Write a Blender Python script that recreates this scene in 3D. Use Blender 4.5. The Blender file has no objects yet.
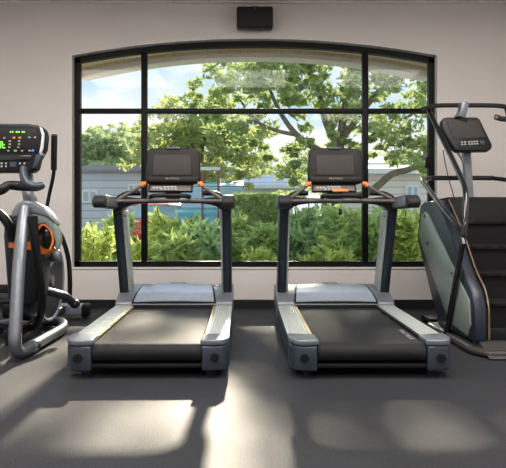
import bpy, bmesh, math, random
from mathutils import Vector, Matrix, noise
random.seed(7)
S = bpy.context.scene
C = S.collection
PI = math.pi
# ------------------------------------------------------------------ camera
F, CX, HY, H = 580.0, 250.0, 215.0, 0.93
cam_d = bpy.data.cameras.new('camera'); cam = bpy.data.objects.new('camera', cam_d); C.objects.link(cam)
cam.location = (0, 0, H); cam.rotation_euler = (PI/2, 0, 0)
cam_d.sensor_fit = 'HORIZONTAL'; cam_d.sensor_width = 36; cam_d.lens = 36*F/506
cam_d.shift_x = (253-CX)/506; cam_d.shift_y = -(234-HY)/506
cam_d.clip_start = .05; cam_d.clip_end = 500
S.camera = cam
# ------------------------------------------------------------------ world, sun, added fill lights, exposure
w = bpy.data.worlds.new('world'); S.world = w; w.use_nodes = True
nt = w.node_tree; nt.nodes.clear()
def N(nt, t, **k):
    n = nt.nodes.new(t)
    for a, b in k.items():
        if a.startswith('i_'): n.inputs[a[2:].replace('_', ' ')].default_value = b
        else: setattr(n, a, b)
    return n
def ramp(nt, stops, src=None):
    r = N(nt, 'ShaderNodeValToRGB'); e = r.color_ramp.elements
    while len(e) > 1: e.remove(e[-1])
    e[0].position = stops[0][0]; e[0].color = (*stops[0][1], 1)
    for p, c in stops[1:]:
        q = e.new(p); q.color = (*c, 1)
    if src is not None: nt.links.new(src, r.inputs[0])
    return r
tc = N(nt, 'ShaderNodeTexCoord'); sp = N(nt, 'ShaderNodeSeparateXYZ'); nt.links.new(tc.outputs['Generated'], sp.inputs[0])
sky = ramp(nt, [(0, (.60, .69, .80)), (.12, (.46, .61, .80)), (.35, (.36, .56, .86)), (1, (.2, .42, .85))], sp.outputs['Z'])
mp = N(nt, 'ShaderNodeMapping'); mp.inputs['Scale'].default_value = (1, 1, 2.1); mp.inputs['Location'].default_value = (.35, .2, .1)
nt.links.new(tc.outputs['Generated'], mp.inputs[0])
cn = N(nt, 'ShaderNodeTexNoise', i_Scale=3.2, i_Detail=7.0, i_Roughness=.55); nt.links.new(mp.outputs[0], cn.inputs[0])
cm = ramp(nt, [(.43, (0, 0, 0)), (.56, (1, 1, 1))], cn.outputs[0])
mx = N(nt, 'ShaderNodeMixRGB'); nt.links.new(cm.outputs[0], mx.inputs[0]); nt.links.new(sky.outputs[0], mx.inputs[1]); mx.inputs[2].default_value = (.74, .74, .745, 1)
bg = N(nt, 'ShaderNodeBackground', i_Strength=1.38); nt.links.new(mx.outputs[0], bg.inputs[0])
wo = N(nt, 'ShaderNodeOutputWorld'); nt.links.new(bg.outputs[0], wo.inputs[0])

SUN_EL = math.radians(24.2)
sd = bpy.data.lights.new('sun', 'SUN'); sd.energy = 10.5; sd.angle = math.radians(1.5); sd.color = (1, .86, .68)
so = bpy.data.objects.new('sun', sd); C.objects.link(so)
so.rotation_euler = Vector((-.02, -1*math.cos(SUN_EL), -math.sin(SUN_EL))).to_track_quat('-Z', 'Y').to_euler()
so.location = (0, 20, 12)
def area(name, loc, sx, sy, e, col=(1, .9, .8), rot=(0, 0, 0)):
    d = bpy.data.lights.new(name, 'AREA'); d.shape = 'RECTANGLE'; d.size = sx; d.size_y = sy; d.energy = e; d.color = col
    o = bpy.data.objects.new(name, d); C.objects.link(o); o.location = loc; o.rotation_euler = rot; return o
# unseen fill lights added to brighten the room, flush with the ceiling (panels built below)
FILLS = [(-1.9, 2.9), (0, 2.9), (1.9, 2.9), (-1.9, -.4), (0, -.4), (1.9, -.4)]
for lx, ly in FILLS:
    area('added_fill_light', (lx, ly, 3.015), 1.14, 1.14, 44, (1, .955, .915))
S.view_settings.view_transform = 'Standard'; S.view_settings.look = 'None'
S.view_settings.gamma = 1; S.view_settings.use_curve_mapping = False; S.view_settings.exposure = 0.1
S.cycles.max_bounces = 8; S.cycles.transparent_max_bounces = 16; S.cycles.diffuse_bounces = 4
S.cycles.sample_clamp_indirect = 6; S.cycles.use_denoising = True
S.cycles.caustics_reflective = False; S.cycles.caustics_refractive = False

# ------------------------------------------------------------------ helpers
def P(px, py, Y):                       # a point seen at (px, py) whose distance is Y metres
    return Vector(((px-CX)*Y/F, Y, H-(py-HY)*Y/F))
def Z(py, Y): return H-(py-HY)*Y/F
def X(px, Y): return (px-CX)*Y/F
class MB:
    def __init__(s): s.bm = bmesh.new()
    def box(s, x0, x1, y0, y1, z0, z1, bev=0, seg=2):
        b = bmesh.new()
        bmesh.ops.create_cube(b, size=1, matrix=Matrix.Translation(((x0+x1)/2, (y0+y1)/2, (z0+z1)/2)) @ Matrix.Diagonal((abs(x1-x0), abs(y1-y0), abs(z1-z0), 1)))
        if bev: bmesh.ops.bevel(b, geom=b.edges[:], offset=bev, segments=seg, profile=.5, affect='EDGES')
        return s.join(b)
    def join(s, b, mat=None):
        if mat is not None: b.transform(mat)
        me = bpy.data.meshes.new('tmp'); b.to_mesh(me); b.free(); s.bm.from_mesh(me); bpy.data.meshes.remove(me); return s
    def prism(s, pts, axis, a, b_, bev=0, seg=2):
        """2D outline swept along axis from a to b_. axis x: pts=(y,z); y: pts=(x,z); z: pts=(x,y)"""
        b = bmesh.new()
        def mk(p, t):
            if axis == 'x': return (t, p[0], p[1])
            if axis == 'y': return (p[0], t, p[1])
            return (p[0], p[1], t)
        v0 = [b.verts.new(mk(p, a)) for p in pts]; v1 = [b.verts.new(mk(p, b_)) for p in pts]
        n = len(pts)
        b.faces.new(v0); b.faces.new(v1[::-1])
        for i in range(n): b.faces.new((v0[i], v1[i], v1[(i+1) % n], v0[(i+1) % n]))
        bmesh.ops.recalc_face_normals(b, faces=b.faces[:])
        if bev: 
            es = [e for e in b.edges if len(e.link_faces) == 2 and e.calc_face_angle(0) > .6]
            bmesh.ops.bevel(b, geom=es, offset=bev, segments=seg, profile=.5, affect='EDGES')
        bmesh.ops.triangulate(b, faces=[f for f in b.faces if len(f.verts) > 4])
        return s.join(b)
    def tube(s, pts, r, n=12, rs=None, cap=True, flat=1.0):
        pts = [Vector(p) for p in pts]
        d = [p for i, p in enumerate(pts) if i == 0 or (p-pts[i-1]).length > 1e-5]
        b = bmesh.new(); rings = []
        T = [((d[min(i+1, len(d)-1)]-d[max(i-1, 0)]).normalized()) for i in range(len(d))]
        u = T[0].orthogonal().normalized()
        if abs(T[0].z) < .9: u = Vector((0, 0, 1))-T[0]*T[0].z; u.normalize()
        for i, p in enumerate(d):
            if i:
                ax = T[i-1].cross(T[i])
                if ax.length > 1e-6: u = Matrix.Rotation(T[i-1].angle(T[i]), 3, ax.normalized()) @ u
            v = T[i].cross(u)
            rr = rs[min(int(i*len(rs)/len(d)), len(rs)-1)] if rs else r
            if rs: 
                q = i/(len(d)-1)*(len(rs)-1); k = min(int(q), len(rs)-2) if len(rs) > 1 else 0
                rr = rs[k]+(rs[k+1]-rs[k])*(q-k)
            rings.append([b.verts.new(p+(u*math.cos(2*PI*j/n)+v*math.sin(2*PI*j/n)*flat)*rr) for j in range(n)])
        for a, c in zip(rings, rings[1:]):
            for j in range(n): b.faces.new((a[j], a[(j+1) % n], c[(j+1) % n], c[j]))
        if cap: b.faces.new(rings[0][::-1]); b.faces.new(rings[-1])
        bmesh.ops.recalc_face_normals(b, faces=b.faces[:])
        return s.join(b)
    def cyl(s, p0, p1, r, n=24): return s.tube([p0, p1], r, n)
    def ball(s, c, rx, ry, rz, seg=20):
        b = bmesh.new(); bmesh.ops.create_uvsphere(b, u_segments=seg, v_segments=seg//2, radius=1, matrix=Matrix.Translation(c) @ Matrix.Diagonal((rx, ry, rz, 1)))
        return s.join(b)
    def xf(s, m): s.bm.transform(m); return s
def cr(pts, n=8):                       # smooth curve through the points
    pts = [Vector(p) for p in pts]; P_ = [pts[0]*2-pts[1]]+pts+[pts[-1]*2-pts[-2]]; out = []
    for i in range(1, len(P_)-2):
        a, b, c, d = P_[i-1:i+3]
        for k in range(n):
            t = k/n; out.append(.5*((2*b)+(c-a)*t+(2*a-5*b+4*c-d)*t*t+(3*b-a-3*c+d)*t**3))
    out.append(pts[-1]); return out
def fil(pts, r=.06, n=7):               # straight runs with rounded bends
    pts = [Vector(p) for p in pts]; out = [pts[0]]
    for i in range(1, len(pts)-1):
        a, b, c = pts[i-1:i+2]
        q = min(r, (a-b).length*.45, (c-b).length*.45)
        p0 = b+(a-b).normalized()*q; p1 = b+(c-b).normalized()*q
        for k in range(n+1):
            t = k/n; out.append(p0*(1-t)**2+b*2*t*(1-t)+p1*t*t)
    out.append(pts[-1]); return out
def obj(name, mb, m, parent=None, smooth=True, label=None):
    bm = mb.bm if isinstance(mb, MB) else mb
    me = bpy.data.meshes.new(name); bm.to_mesh(me); bm.free()
    o = bpy.data.objects.new(name, me); C.objects.link(o); me.materials.append(m)
    if smooth:
        me.polygons.foreach_set('use_smooth', [True]*len(me.polygons))
        try: me.set_sharp_from_angle(angle=math.radians(38))
        except Exception: pass
    if parent: o.parent = parent
    if label: o['label'] = label
    return o
def thing(name, label, cat, loc=(0, 0, 0), rz=0, group=None):
    o = bpy.data.objects.new(name, None); C.objects.link(o); o.empty_display_size = .1
    o.location = loc; o.rotation_euler = (0, 0, rz); o['label'] = label; o['category'] = cat
    if group: o['group'] = group
    return o
def tag(o, label, cat, group=None):
    o['label'] = label; o['category'] = cat
    if group: o['group'] = group
    return o
def struct(name, mb, m, label=None, smooth=False):
    o = obj(name, mb, m, None, smooth); o['kind'] = 'structure'
    if label: o['label'] = label
    return o
def text_part(name, s, size, m, parent, loc, rot, depth=.001, sx=1.0):
    cu = bpy.data.curves.new('tmp', 'FONT'); cu.body = s; cu.size = size; cu.extrude = depth; cu.align_x = 'CENTER'; cu.align_y = 'CENTER'; cu.space_character = 1.25
    t = bpy.data.objects.new('tmp', cu); C.objects.link(t); bpy.context.view_layer.update()
    me = bpy.data.meshes.new_from_object(t.evaluated_get(bpy.context.evaluated_depsgraph_get())); C.objects.unlink(t); bpy.data.objects.remove(t)
    o = bpy.data.objects.new(name, me); C.objects.link(o); me.materials.clear(); me.materials.append(m)
    o.parent = parent; o.location = loc; o.rotation_euler = rot; o.scale = (sx, 1, 1); return o
# ------------------------------------------------------------------ materials
def mat(name, col, rough=.5, metal=0, spec=.5, noise_s=0, noise_a=0, bump=0, bump_s=200, coat=0, emit=None, es=0):
    m = bpy.data.materials.new(name); m.use_nodes = True; nt = m.node_tree; b = nt.nodes['Principled BSDF']
    b.inputs['Base Color'].default_value = (*col, 1); b.inputs['Roughness'].default_value = rough; b.inputs['Metallic'].default_value = metal
    b.inputs['Specular IOR Level'].default_value = spec; b.inputs['Coat Weight'].default_value = coat; b.inputs['Coat Roughness'].default_value = .1
    t = N(nt, 'ShaderNodeTexCoord')
    if noise_a or True:
        n = N(nt, 'ShaderNodeTexNoise', i_Scale=noise_s or 30.0, i_Detail=4.0); nt.links.new(t.outputs['Object'], n.inputs[0])
        a = noise_a or .06
        r = ramp(nt, [(.3, tuple(c*(1-a) for c in col)), (.7, tuple(min(1, c*(1+a)) for c in col))], n.outputs[0])
        nt.links.new(r.outputs[0], b.inputs['Base Color'])
    if bump:
        n2 = N(nt, 'ShaderNodeTexNoise', i_Scale=float(bump_s), i_Detail=3.0); nt.links.new(t.outputs['Object'], n2.inputs[0])
        bp = N(nt, 'ShaderNodeBump', i_Strength=bump, i_Distance=.01); nt.links.new(n2.outputs[0], bp.inputs['Height']); nt.links.new(bp.outputs[0], b.inputs['Normal'])
    if emit: b.inputs['Emission Color'].default_value = (*emit, 1); b.inputs['Emission Strength'].default_value = es
    return m
def leafmat(name, dark, mid, light, trans=.45, sc=3.0, rough=.45):
    m = bpy.data.materials.new(name); m.use_nodes = True; nt = m.node_tree; b = nt.nodes['Principled BSDF']; out = nt.nodes['Material Output']
    t = N(nt, 'ShaderNodeTexCoord'); n = N(nt, 'ShaderNodeTexNoise', i_Scale=sc, i_Detail=6.0, i_Roughness=.75); nt.links.new(t.outputs['Object'], n.inputs[0])
    r = ramp(nt, [(.32, dark), (.5, mid), (.68, light)], n.outputs[0])
    nt.links.new(r.outputs[0], b.inputs['Base Color']); b.inputs['Roughness'].default_value = rough
    tr = N(nt, 'ShaderNodeBsdfTranslucent'); h = N(nt, 'ShaderNodeMixRGB'); h.blend_type = 'MULTIPLY'; h.inputs[0].default_value = 1; h.inputs[2].default_value = (1.0, 1.0, .45, 1)
    nt.links.new(r.outputs[0], h.inputs[1]); g = N(nt, 'ShaderNodeBrightContrast'); g.inputs[1].default_value = .12; nt.links.new(h.outputs[0], g.inputs[0]); nt.links.new(g.outputs[0], tr.inputs[0])
    mx = N(nt, 'ShaderNodeMixShader'); mx.inputs[0].default_value = trans
    nt.links.new(b.outputs[0], mx.inputs[1]); nt.links.new(tr.outputs[0], mx.inputs[2]); nt.links.new(mx.outputs[0], out.inputs[0]); return m
M = dict(
    wall=mat('painted_plaster', (.80, .76, .735), .85, bump=.05, bump_s=90, noise_s=2, noise_a=.02),
    reveal=mat('white_reveal', (.85, .83, .80), .7),
    ceil=mat('ceiling_paint', (.62, .60, .57), .9),
    base=mat('black_baseboard', (.012, .012, .014), .45),
    frame=mat('black_aluminium', (.004, .004, .0045), .45, 0, .2),
    stucco=mat('beige_stucco', (.90, .76, .56), .9, bump=.5, bump_s=60, noise_s=60, noise_a=.2),
    cream=mat('cream_trim', (.93, .91, .86), .7),
    silver=mat('silver_plastic', (.20, .22, .25), .33, .35, noise_s=4),
    silver_l=mat('light_silver_plastic', (.42, .47, .56), .28, .3),
    capg=mat('blue_grey_plastic', (.045, .062, .085), .36, .2),
    post=mat('slate_blue_post', (.016, .024, .038), .38, .1),
    postp=mat('grey_green_panel', (.50, .56, .55), .4, .1),
    black=mat('black_plastic', (.007, .008, .010), .42, 0, .35),
    blackm=mat('matt_black_rubber', (.015, .015, .017), .7, bump=.2, bump_s=300),
    gloss=mat('black_gloss_tube', (.012, .013, .015), .18, .1, coat=.5),
    belt=mat('running_belt', (.016, .016, .018), .62, 0, .25, bump=.25, bump_s=400, noise_s=12, noise_a=.2),
    rail=mat('ribbed_rail', (.62, .66, .63), .35, .25),
    sunlit_tan=mat('tan_sunlit_edge', (.45, .36, .18), .4, .3),
    orange=mat('orange_plastic', (.85, .22, .03), .4, emit=None),
    bright=mat('bright_silver', (.72, .72, .74), .35, .1),
    screen=mat('dark_screen', (.060, .056, .052), .6, 0, .15),
    bezel=mat('console_bezel', (.010, .008, .007), .5, 0, .3),
    key=mat('key_grey', (.11, .098, .088), .45),
    letter=mat('pale_lettering', (.40, .40, .40), .5),
    chrome=mat('brushed_tube', (.23, .25, .28), .36, .75),
    sgreen=mat('sage_plastic', (.27, .33, .30), .35, .25),
    sblue=mat('steel_blue_shroud', (.022, .030, .044), .35, .2),
    disc=mat('flywheel_grey', (.05, .055, .06), .4, .2),
    led=mat('green_display', (.1, .6, .05), .5, emit=(.25, 1, .08), es=1.1),
    blue=mat('blue_key', (.02, .2, .7), .5), green=mat('green_key', (.12, .5, .1), .5), amber=mat('amber_key', (.7, .3, .05), .5),
    brown=mat('grey_brown_base', (.045, .040, .037), .5),
    tan=mat('tan_edge', (.26, .19, .12), .4, .4),
    tread=mat('step_rubber', (.011, .011, .012), .7, 0, .25, bump=.3, bump_s=250),
    bark=mat('bark', (.20, .17, .14), .9, bump=.6, bump_s=20, noise_s=8, noise_a=.35),
    twig=mat('green_stem', (.12, .13, .05), .8),
    grass=mat('grass', (.14, .20, .05), .95, bump=.6, bump_s=60, noise_s=1.2, noise_a=.45),
    gravel=mat('pale_gravel', (.66, .60, .52), .95, bump=.5, bump_s=50, noise_s=15, noise_a=.25),
    asphalt=mat('asphalt', (.22, .22, .23), .9, noise_s=3, noise_a=.2),
    red=mat('red_paint', (.65, .05, .04), .25, coat=.7), teal=mat('teal_paint', (.03, .30, .33), .25, coat=.7), white=mat('white_paint', (.75, .77, .80), .3, coat=.5),
    tyre=mat('tyre', (.02, .02, .02), .8), carglass=mat('car_glass', (.28, .42, .46), .08, spec=1),
    rust=mat('dark_red_post', (.22, .07, .06), .6),
    fillw=mat('fill_diffuser', (.9, .88, .84), .5, emit=(1, .9, .8), es=2.0),  # glowing face of the added fill panels
)
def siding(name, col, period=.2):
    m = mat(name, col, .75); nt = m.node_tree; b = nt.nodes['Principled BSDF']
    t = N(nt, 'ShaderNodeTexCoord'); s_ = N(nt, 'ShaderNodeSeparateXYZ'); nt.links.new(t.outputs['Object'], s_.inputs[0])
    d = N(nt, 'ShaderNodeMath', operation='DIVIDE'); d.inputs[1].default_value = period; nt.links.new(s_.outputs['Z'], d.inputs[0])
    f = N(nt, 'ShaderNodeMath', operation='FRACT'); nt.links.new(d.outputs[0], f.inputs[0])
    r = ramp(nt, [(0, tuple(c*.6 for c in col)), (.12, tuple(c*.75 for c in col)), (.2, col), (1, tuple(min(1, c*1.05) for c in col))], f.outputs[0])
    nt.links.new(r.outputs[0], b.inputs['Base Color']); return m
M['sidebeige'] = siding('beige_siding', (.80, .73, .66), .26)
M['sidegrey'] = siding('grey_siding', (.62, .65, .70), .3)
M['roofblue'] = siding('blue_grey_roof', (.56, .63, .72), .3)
M['roofsl'] = mat('slate_roof', (.30, .30, .36), .8); M['trimw'] = mat('white_wood_trim', (.8, .8, .78), .6)
M['pane'] = mat('house_pane', (.35, .42, .46), .1, spec=1)
# floor: black rubber with pale flecks
def floor_mat():
    m = bpy.data.materials.new('rubber_floor'); m.use_nodes = True; nt = m.node_tree; b = nt.nodes['Principled BSDF']
    t = N(nt, 'ShaderNodeTexCoord')
    n = N(nt, 'ShaderNodeTexNoise', i_Scale=210.0, i_Detail=2.0); nt.links.new(t.outputs['Object'], n.inputs[0])
    n1 = N(nt, 'ShaderNodeTexNoise', i_Scale=1.3, i_Detail=4.0); nt.links.new(t.outputs['Object'], n1.inputs[0])
    r = ramp(nt, [(.35, (.009, .010, .014)), (.55, (.030, .031, .037)), (.72, (.12, .12, .125))], n.outputs[0])
    r1 = ramp(nt, [(.3, (.78, .78, .78)), (.7, (1.15, 1.15, 1.15))], n1.outputs[0])
    mu = N(nt, 'ShaderNodeMixRGB'); mu.blend_type = 'MULTIPLY'; mu.inputs[0].default_value = 1
    nt.links.new(r.outputs[0], mu.inputs[1]); nt.links.new(r1.outputs[0], mu.inputs[2]); nt.links.new(mu.outputs[0], b.inputs['Base Color'])
    b.inputs['Roughness'].default_value = .55; b.inputs['Specular IOR Level'].default_value = .28
    bp = N(nt, 'ShaderNodeBump', i_Strength=.35, i_Distance=.004); nt.links.new(n.outputs[0], bp.inputs['Height']); nt.links.new(bp.outputs[0], b.inputs['Normal']); return m
M['floor'] = floor_mat()
def glass_mat():
    m = bpy.data.materials.new('window_glass'); m.use_nodes = True; nt = m.node_tree; nt.nodes.clear()
    a = N(nt, 'ShaderNodeBsdfTransparent'); a.inputs[0].default_value = (.97, .985, .98, 1); g = N(nt, 'ShaderNodeBsdfGlossy'); g.inputs['Roughness'].default_value = .02
    f = N(nt, 'ShaderNodeFresnel', i_IOR=1.2); x = N(nt, 'ShaderNodeMixShader'); o = N(nt, 'ShaderNodeOutputMaterial')
    nt.links.new(f.outputs[0], x.inputs[0]); nt.links.new(a.outputs[0], x.inputs[1]); nt.links.new(g.outputs[0], x.inputs[2]); nt.links.new(x.outputs[0], o.inputs[0]); return m
M['glass'] = glass_mat()
L = dict(
    tree=leafmat('tree_leaves', (.15, .23, .10), (.33, .43, .20), (.54, .60, .34), .5, 2.2),
    lime=leafmat('lime_tree_leaves', (.20, .28, .11), (.42, .50, .22), (.62, .66, .36), .5, 2.0),
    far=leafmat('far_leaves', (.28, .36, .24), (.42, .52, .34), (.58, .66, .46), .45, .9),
    shrub=leafmat('shrub_leaves', (.08, .19, .07), (.30, .46, .16), (.62, .70, .30), .5, 7),
    yell=leafmat('yellow_green_leaves', (.10, .20, .04), (.40, .54, .14), (.80, .84, .40), .5, 9),
    palm=leafmat('broad_leaves', (.09, .21, .11), (.28, .48, .24), (.56, .70, .42), .45, 7, .35),
    hedge=leafmat('hedge_leaves', (.14, .25, .09), (.34, .48, .18), (.58, .68, .32), .45, 5),
)
# ------------------------------------------------------------------ room
YW = 5.8; XL, XR, YB, CZ = -3.3, 3.3, -3.4, 3.055
struct('floor', MB().box(XL-.2, XR+.2, YB-.2, YW+.18, -.1, 0), M['floor'])
struct('ceiling', MB().box(XL-.2, XR+.2, YB-.2, YW+.18, CZ, CZ+.15), M['ceil'])
struct('wall_left', MB().box(XL-.2, XL, YB, YW, 0, CZ), M['wall'])
struct('wall_right', MB().box(XR, XR+.2, YB, YW, 0, CZ), M['wall'])
struct('wall_front', MB().box(XL-.2, XR+.2, YB-.2, YB, 0, CZ), M['wall'])
WX, WH = .045, 1.838                    # window centre and half width
def arch(x, zs, zc): 
    t = max(-1, min(1, (x-WX)/WH)); return zs+(zc-zs)*(1-abs(t)**2.05)
def arched_wall(y0, y1, x0, x1, z0, z1, wx0, wx1, sill, zs, zc, n=40):
    b = bmesh.new()
    def quadbox(pts):      # pts: 4 (x,z)
        a = [b.verts.new((x, y0, z)) for x, z in pts]; c = [b.verts.new((x, y1, z)) for x, z in pts]
        b.faces.new(a); b.faces.new(c[::-1])
        for i in range(4): b.faces.new((a[i], c[i], c[(i+1) % 4], a[(i+1) % 4]))
    if x0 < wx0: quadbox([(x0, z0), (wx0, z0), (wx0, z1), (x0, z1)])
    if x1 > wx1: quadbox([(wx1, z0), (x1, z0), (x1, z1), (wx1, z1)])
    if sill > z0: quadbox([(wx0, z0), (wx1, z0), (wx1, sill), (wx0, sill)])
    for i in range(n):
        xa = wx0+(wx1-wx0)*i/n; xb = wx0+(wx1-wx0)*(i+1)/n
        quadbox([(xa, arch(xa, zs, zc)), (xb, arch(xb, zs, zc)), (xb, z1), (xa, z1)])
    bmesh.ops.recalc_face_normals(b, faces=b.faces[:]); mb = MB(); mb.bm.free(); mb.bm = b; return mb
WL, WR = WX-WH, WX+WH
SILL = .392; ZS, ZC = 2.535, 2.705
struct('wall_back', arched_wall(YW, YW+.17, XL-.2, XR+.2, 0, CZ, WL, WR, SILL, ZS, ZC), M['wall'])
struct('baseboard_back', MB().box(XL, XR, YW-.014, YW, 0, .085, .003), M['base'])
struct('baseboard_left', MB().box(XL, XL+.014, YB, YW, 0, .085, .003), M['base'])
struct('baseboard_right', MB().box(XR-.014, XR, YB, YW, 0, .085, .003), M['base'])
# crown strip under the ceiling
struct('trim_1', MB().box(XL, XR, YW-.05, YW, CZ-.018, CZ, .002), M['reveal'])
# white reveal lining the opening
def arched_band(y0, y1, lo_s, lo_c, th, x0=WL, x1=WR, n=44):
    b = bmesh.new(); prev = None
    for i in range(n+1):
        x = x0+(x1-x0)*i/n; z = arch(x, lo_s, lo_c)
        cur = [b.verts.new(p) for p in ((x, y0, z), (x, y1, z), (x, y1, z+th), (x, y0, z+th))]
        if prev:
            for j in range(4): b.faces.new((prev[j], prev[(j+1) % 4], cur[(j+1) % 4], cur[j]))
        else: b.faces.new(cur)
        prev = cur
    b.faces.new(prev[::-1]); bmesh.ops.recalc_face_normals(b, faces=b.faces[:]); mb = MB(); mb.bm.free(); mb.bm = b; return mb
rv = arched_band(YW-.002, YW+.085, ZS-.012, ZC-.012, .013)
rv.box(WL, WL+.012, YW-.002, YW+.085, SILL, ZS-.01).box(WR-.012, WR, YW-.002, YW+.085, SILL, ZS-.01).box(WL, WR, YW-.012, YW+.085, SILL-.001, SILL+.012)
struct('trim_2', rv, M['reveal'])
# window
win = bpy.data.objects.new('window_1', None); C.objects.link(win); win['kind'] = 'structure'; win.location = (0, 0, 0)
fy0, fy1 = YW+.078, YW+.14
fr = arched_band(fy0, fy1, ZS-.070, ZC-.070, .058, WL+.012, WR-.012)
fr.box(WL+.012, WL+.070, fy0, fy1, SILL+.012, ZS-.02).box(WR-.07, WR-.012, fy0, fy1, SILL+.012, ZS-.02).box(WL+.012, WR-.012, fy0, fy1, SILL+.012, SILL+.068)
obj('window_frame', fr, M['frame'], win, False)
ym = YW+.09; sm = ym/F
for x in (144.2, 365.2):
    xx = X(x, ym); obj('mullion', MB().box(xx-.029, xx+.029, fy0-.004, fy1, SILL+.05, arch(xx, ZS, ZC)-.04, .004), M['frame'], win)
obj('transom', MB().box(WL+.05, WR-.05, fy0-.002, fy1-.002, Z(113.3, ym), Z(108.6, ym), .004), M['frame'], win)
n = 40
lo = [(WL+.04, SILL+.04), (WR-.04, SILL+.04)]; top = [(WR-.04-(WR-WL-.08)*i/n, arch(WR-.04-(WR-WL-.08)*i/n, ZS, ZC)-.04) for i in range(n+1)]
gl = MB().prism(lo+top, 'y', YW+.105, YW+.111); obj('pane', gl, M['glass'], win, False)
obj('latch', MB().box(X(425.5, 5.86), X(428.5, 5.86), 5.84, 5.885, Z(168, 5.84), Z(157, 5.84), .004), M['frame'], win)
# outer lintel: stucco face and cream arched edge beyond the glass
struct('trim_3', arched_wall(6.02, 6.20, -2.6, 2.7, -.1, 3.3, WL-.05, WR+.05, .3, 2.50, 2.70), M['stucco'])
struct('trim_4', arched_band(6.20, 6.40, 2.405, 2.62, .7, WL-.3, WR+.3), M['cream'])
struct('trim_5', arched_band(6.19, 6.205, 2.47, 2.665, .3, WL-.3, WR+.3), M['stucco'])
# glowing panels for the added fill lights, out of the camera's view
for i, (lx, ly) in enumerate(FILLS):
    t = thing('added_fill_panel', 'added square fill light under the ceiling, %s of the row %s' % (['left one', 'middle one', 'right one'][i % 3], 'nearest the window' if i < 3 else 'behind the viewer'), 'ceiling light', (lx, ly, CZ), 0, 'added fill lights')
    fr = MB().box(-.6, .6, -.6, -.575, -.03, 0).box(-.6, .6, .575, .6, -.03, 0).box(-.6, -.575, -.6, .6, -.03, 0).box(.575, .6, -.6, .6, -.03, 0)
    obj('frame', fr, M['reveal'], t, False)
    obj('diffuser', MB().box(-.575, .575, -.575, .575, -.018, 0), M['fillw'], t, False)
# ------------------------------------------------------------------ wall speaker
sy = 5.68; t = thing('wall_speaker', 'black rectangular loudspeaker on the wall above the arched window', 'speaker', (X(254.8, sy), sy, Z(17.6, sy)))
obj('cabinet', MB().prism([(-.178, .088), (-.165, .104), (.165, .104), (.178, .088), (.178, -.086), (.165, -.100), (-.165, -.100), (-.178, -.086)], 'y', -.02, .09, .006), M['black'], t)
obj('grille', MB().box(-.168, .168, -.027, -.018, -.092, .094, .004), M['blackm'], t)
obj('badge', MB().box(-.006, .006, -.030, -.026, .066, .092), M['key'], t)
obj('lower_tab', MB().box(-.055, .055, -.01, .05, -.106, -.098, .002), M['black'], t)
obj('mounting_plate', MB().box(-.05, .05, .085, .12, -.06, .08, .003), M['black'], t)
obj('top_hook', MB().prism([(-.05, .103), (-.02, .112), (.02, .112), (.05, .103)], 'y', 0, .05), M['black'], t)

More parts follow.
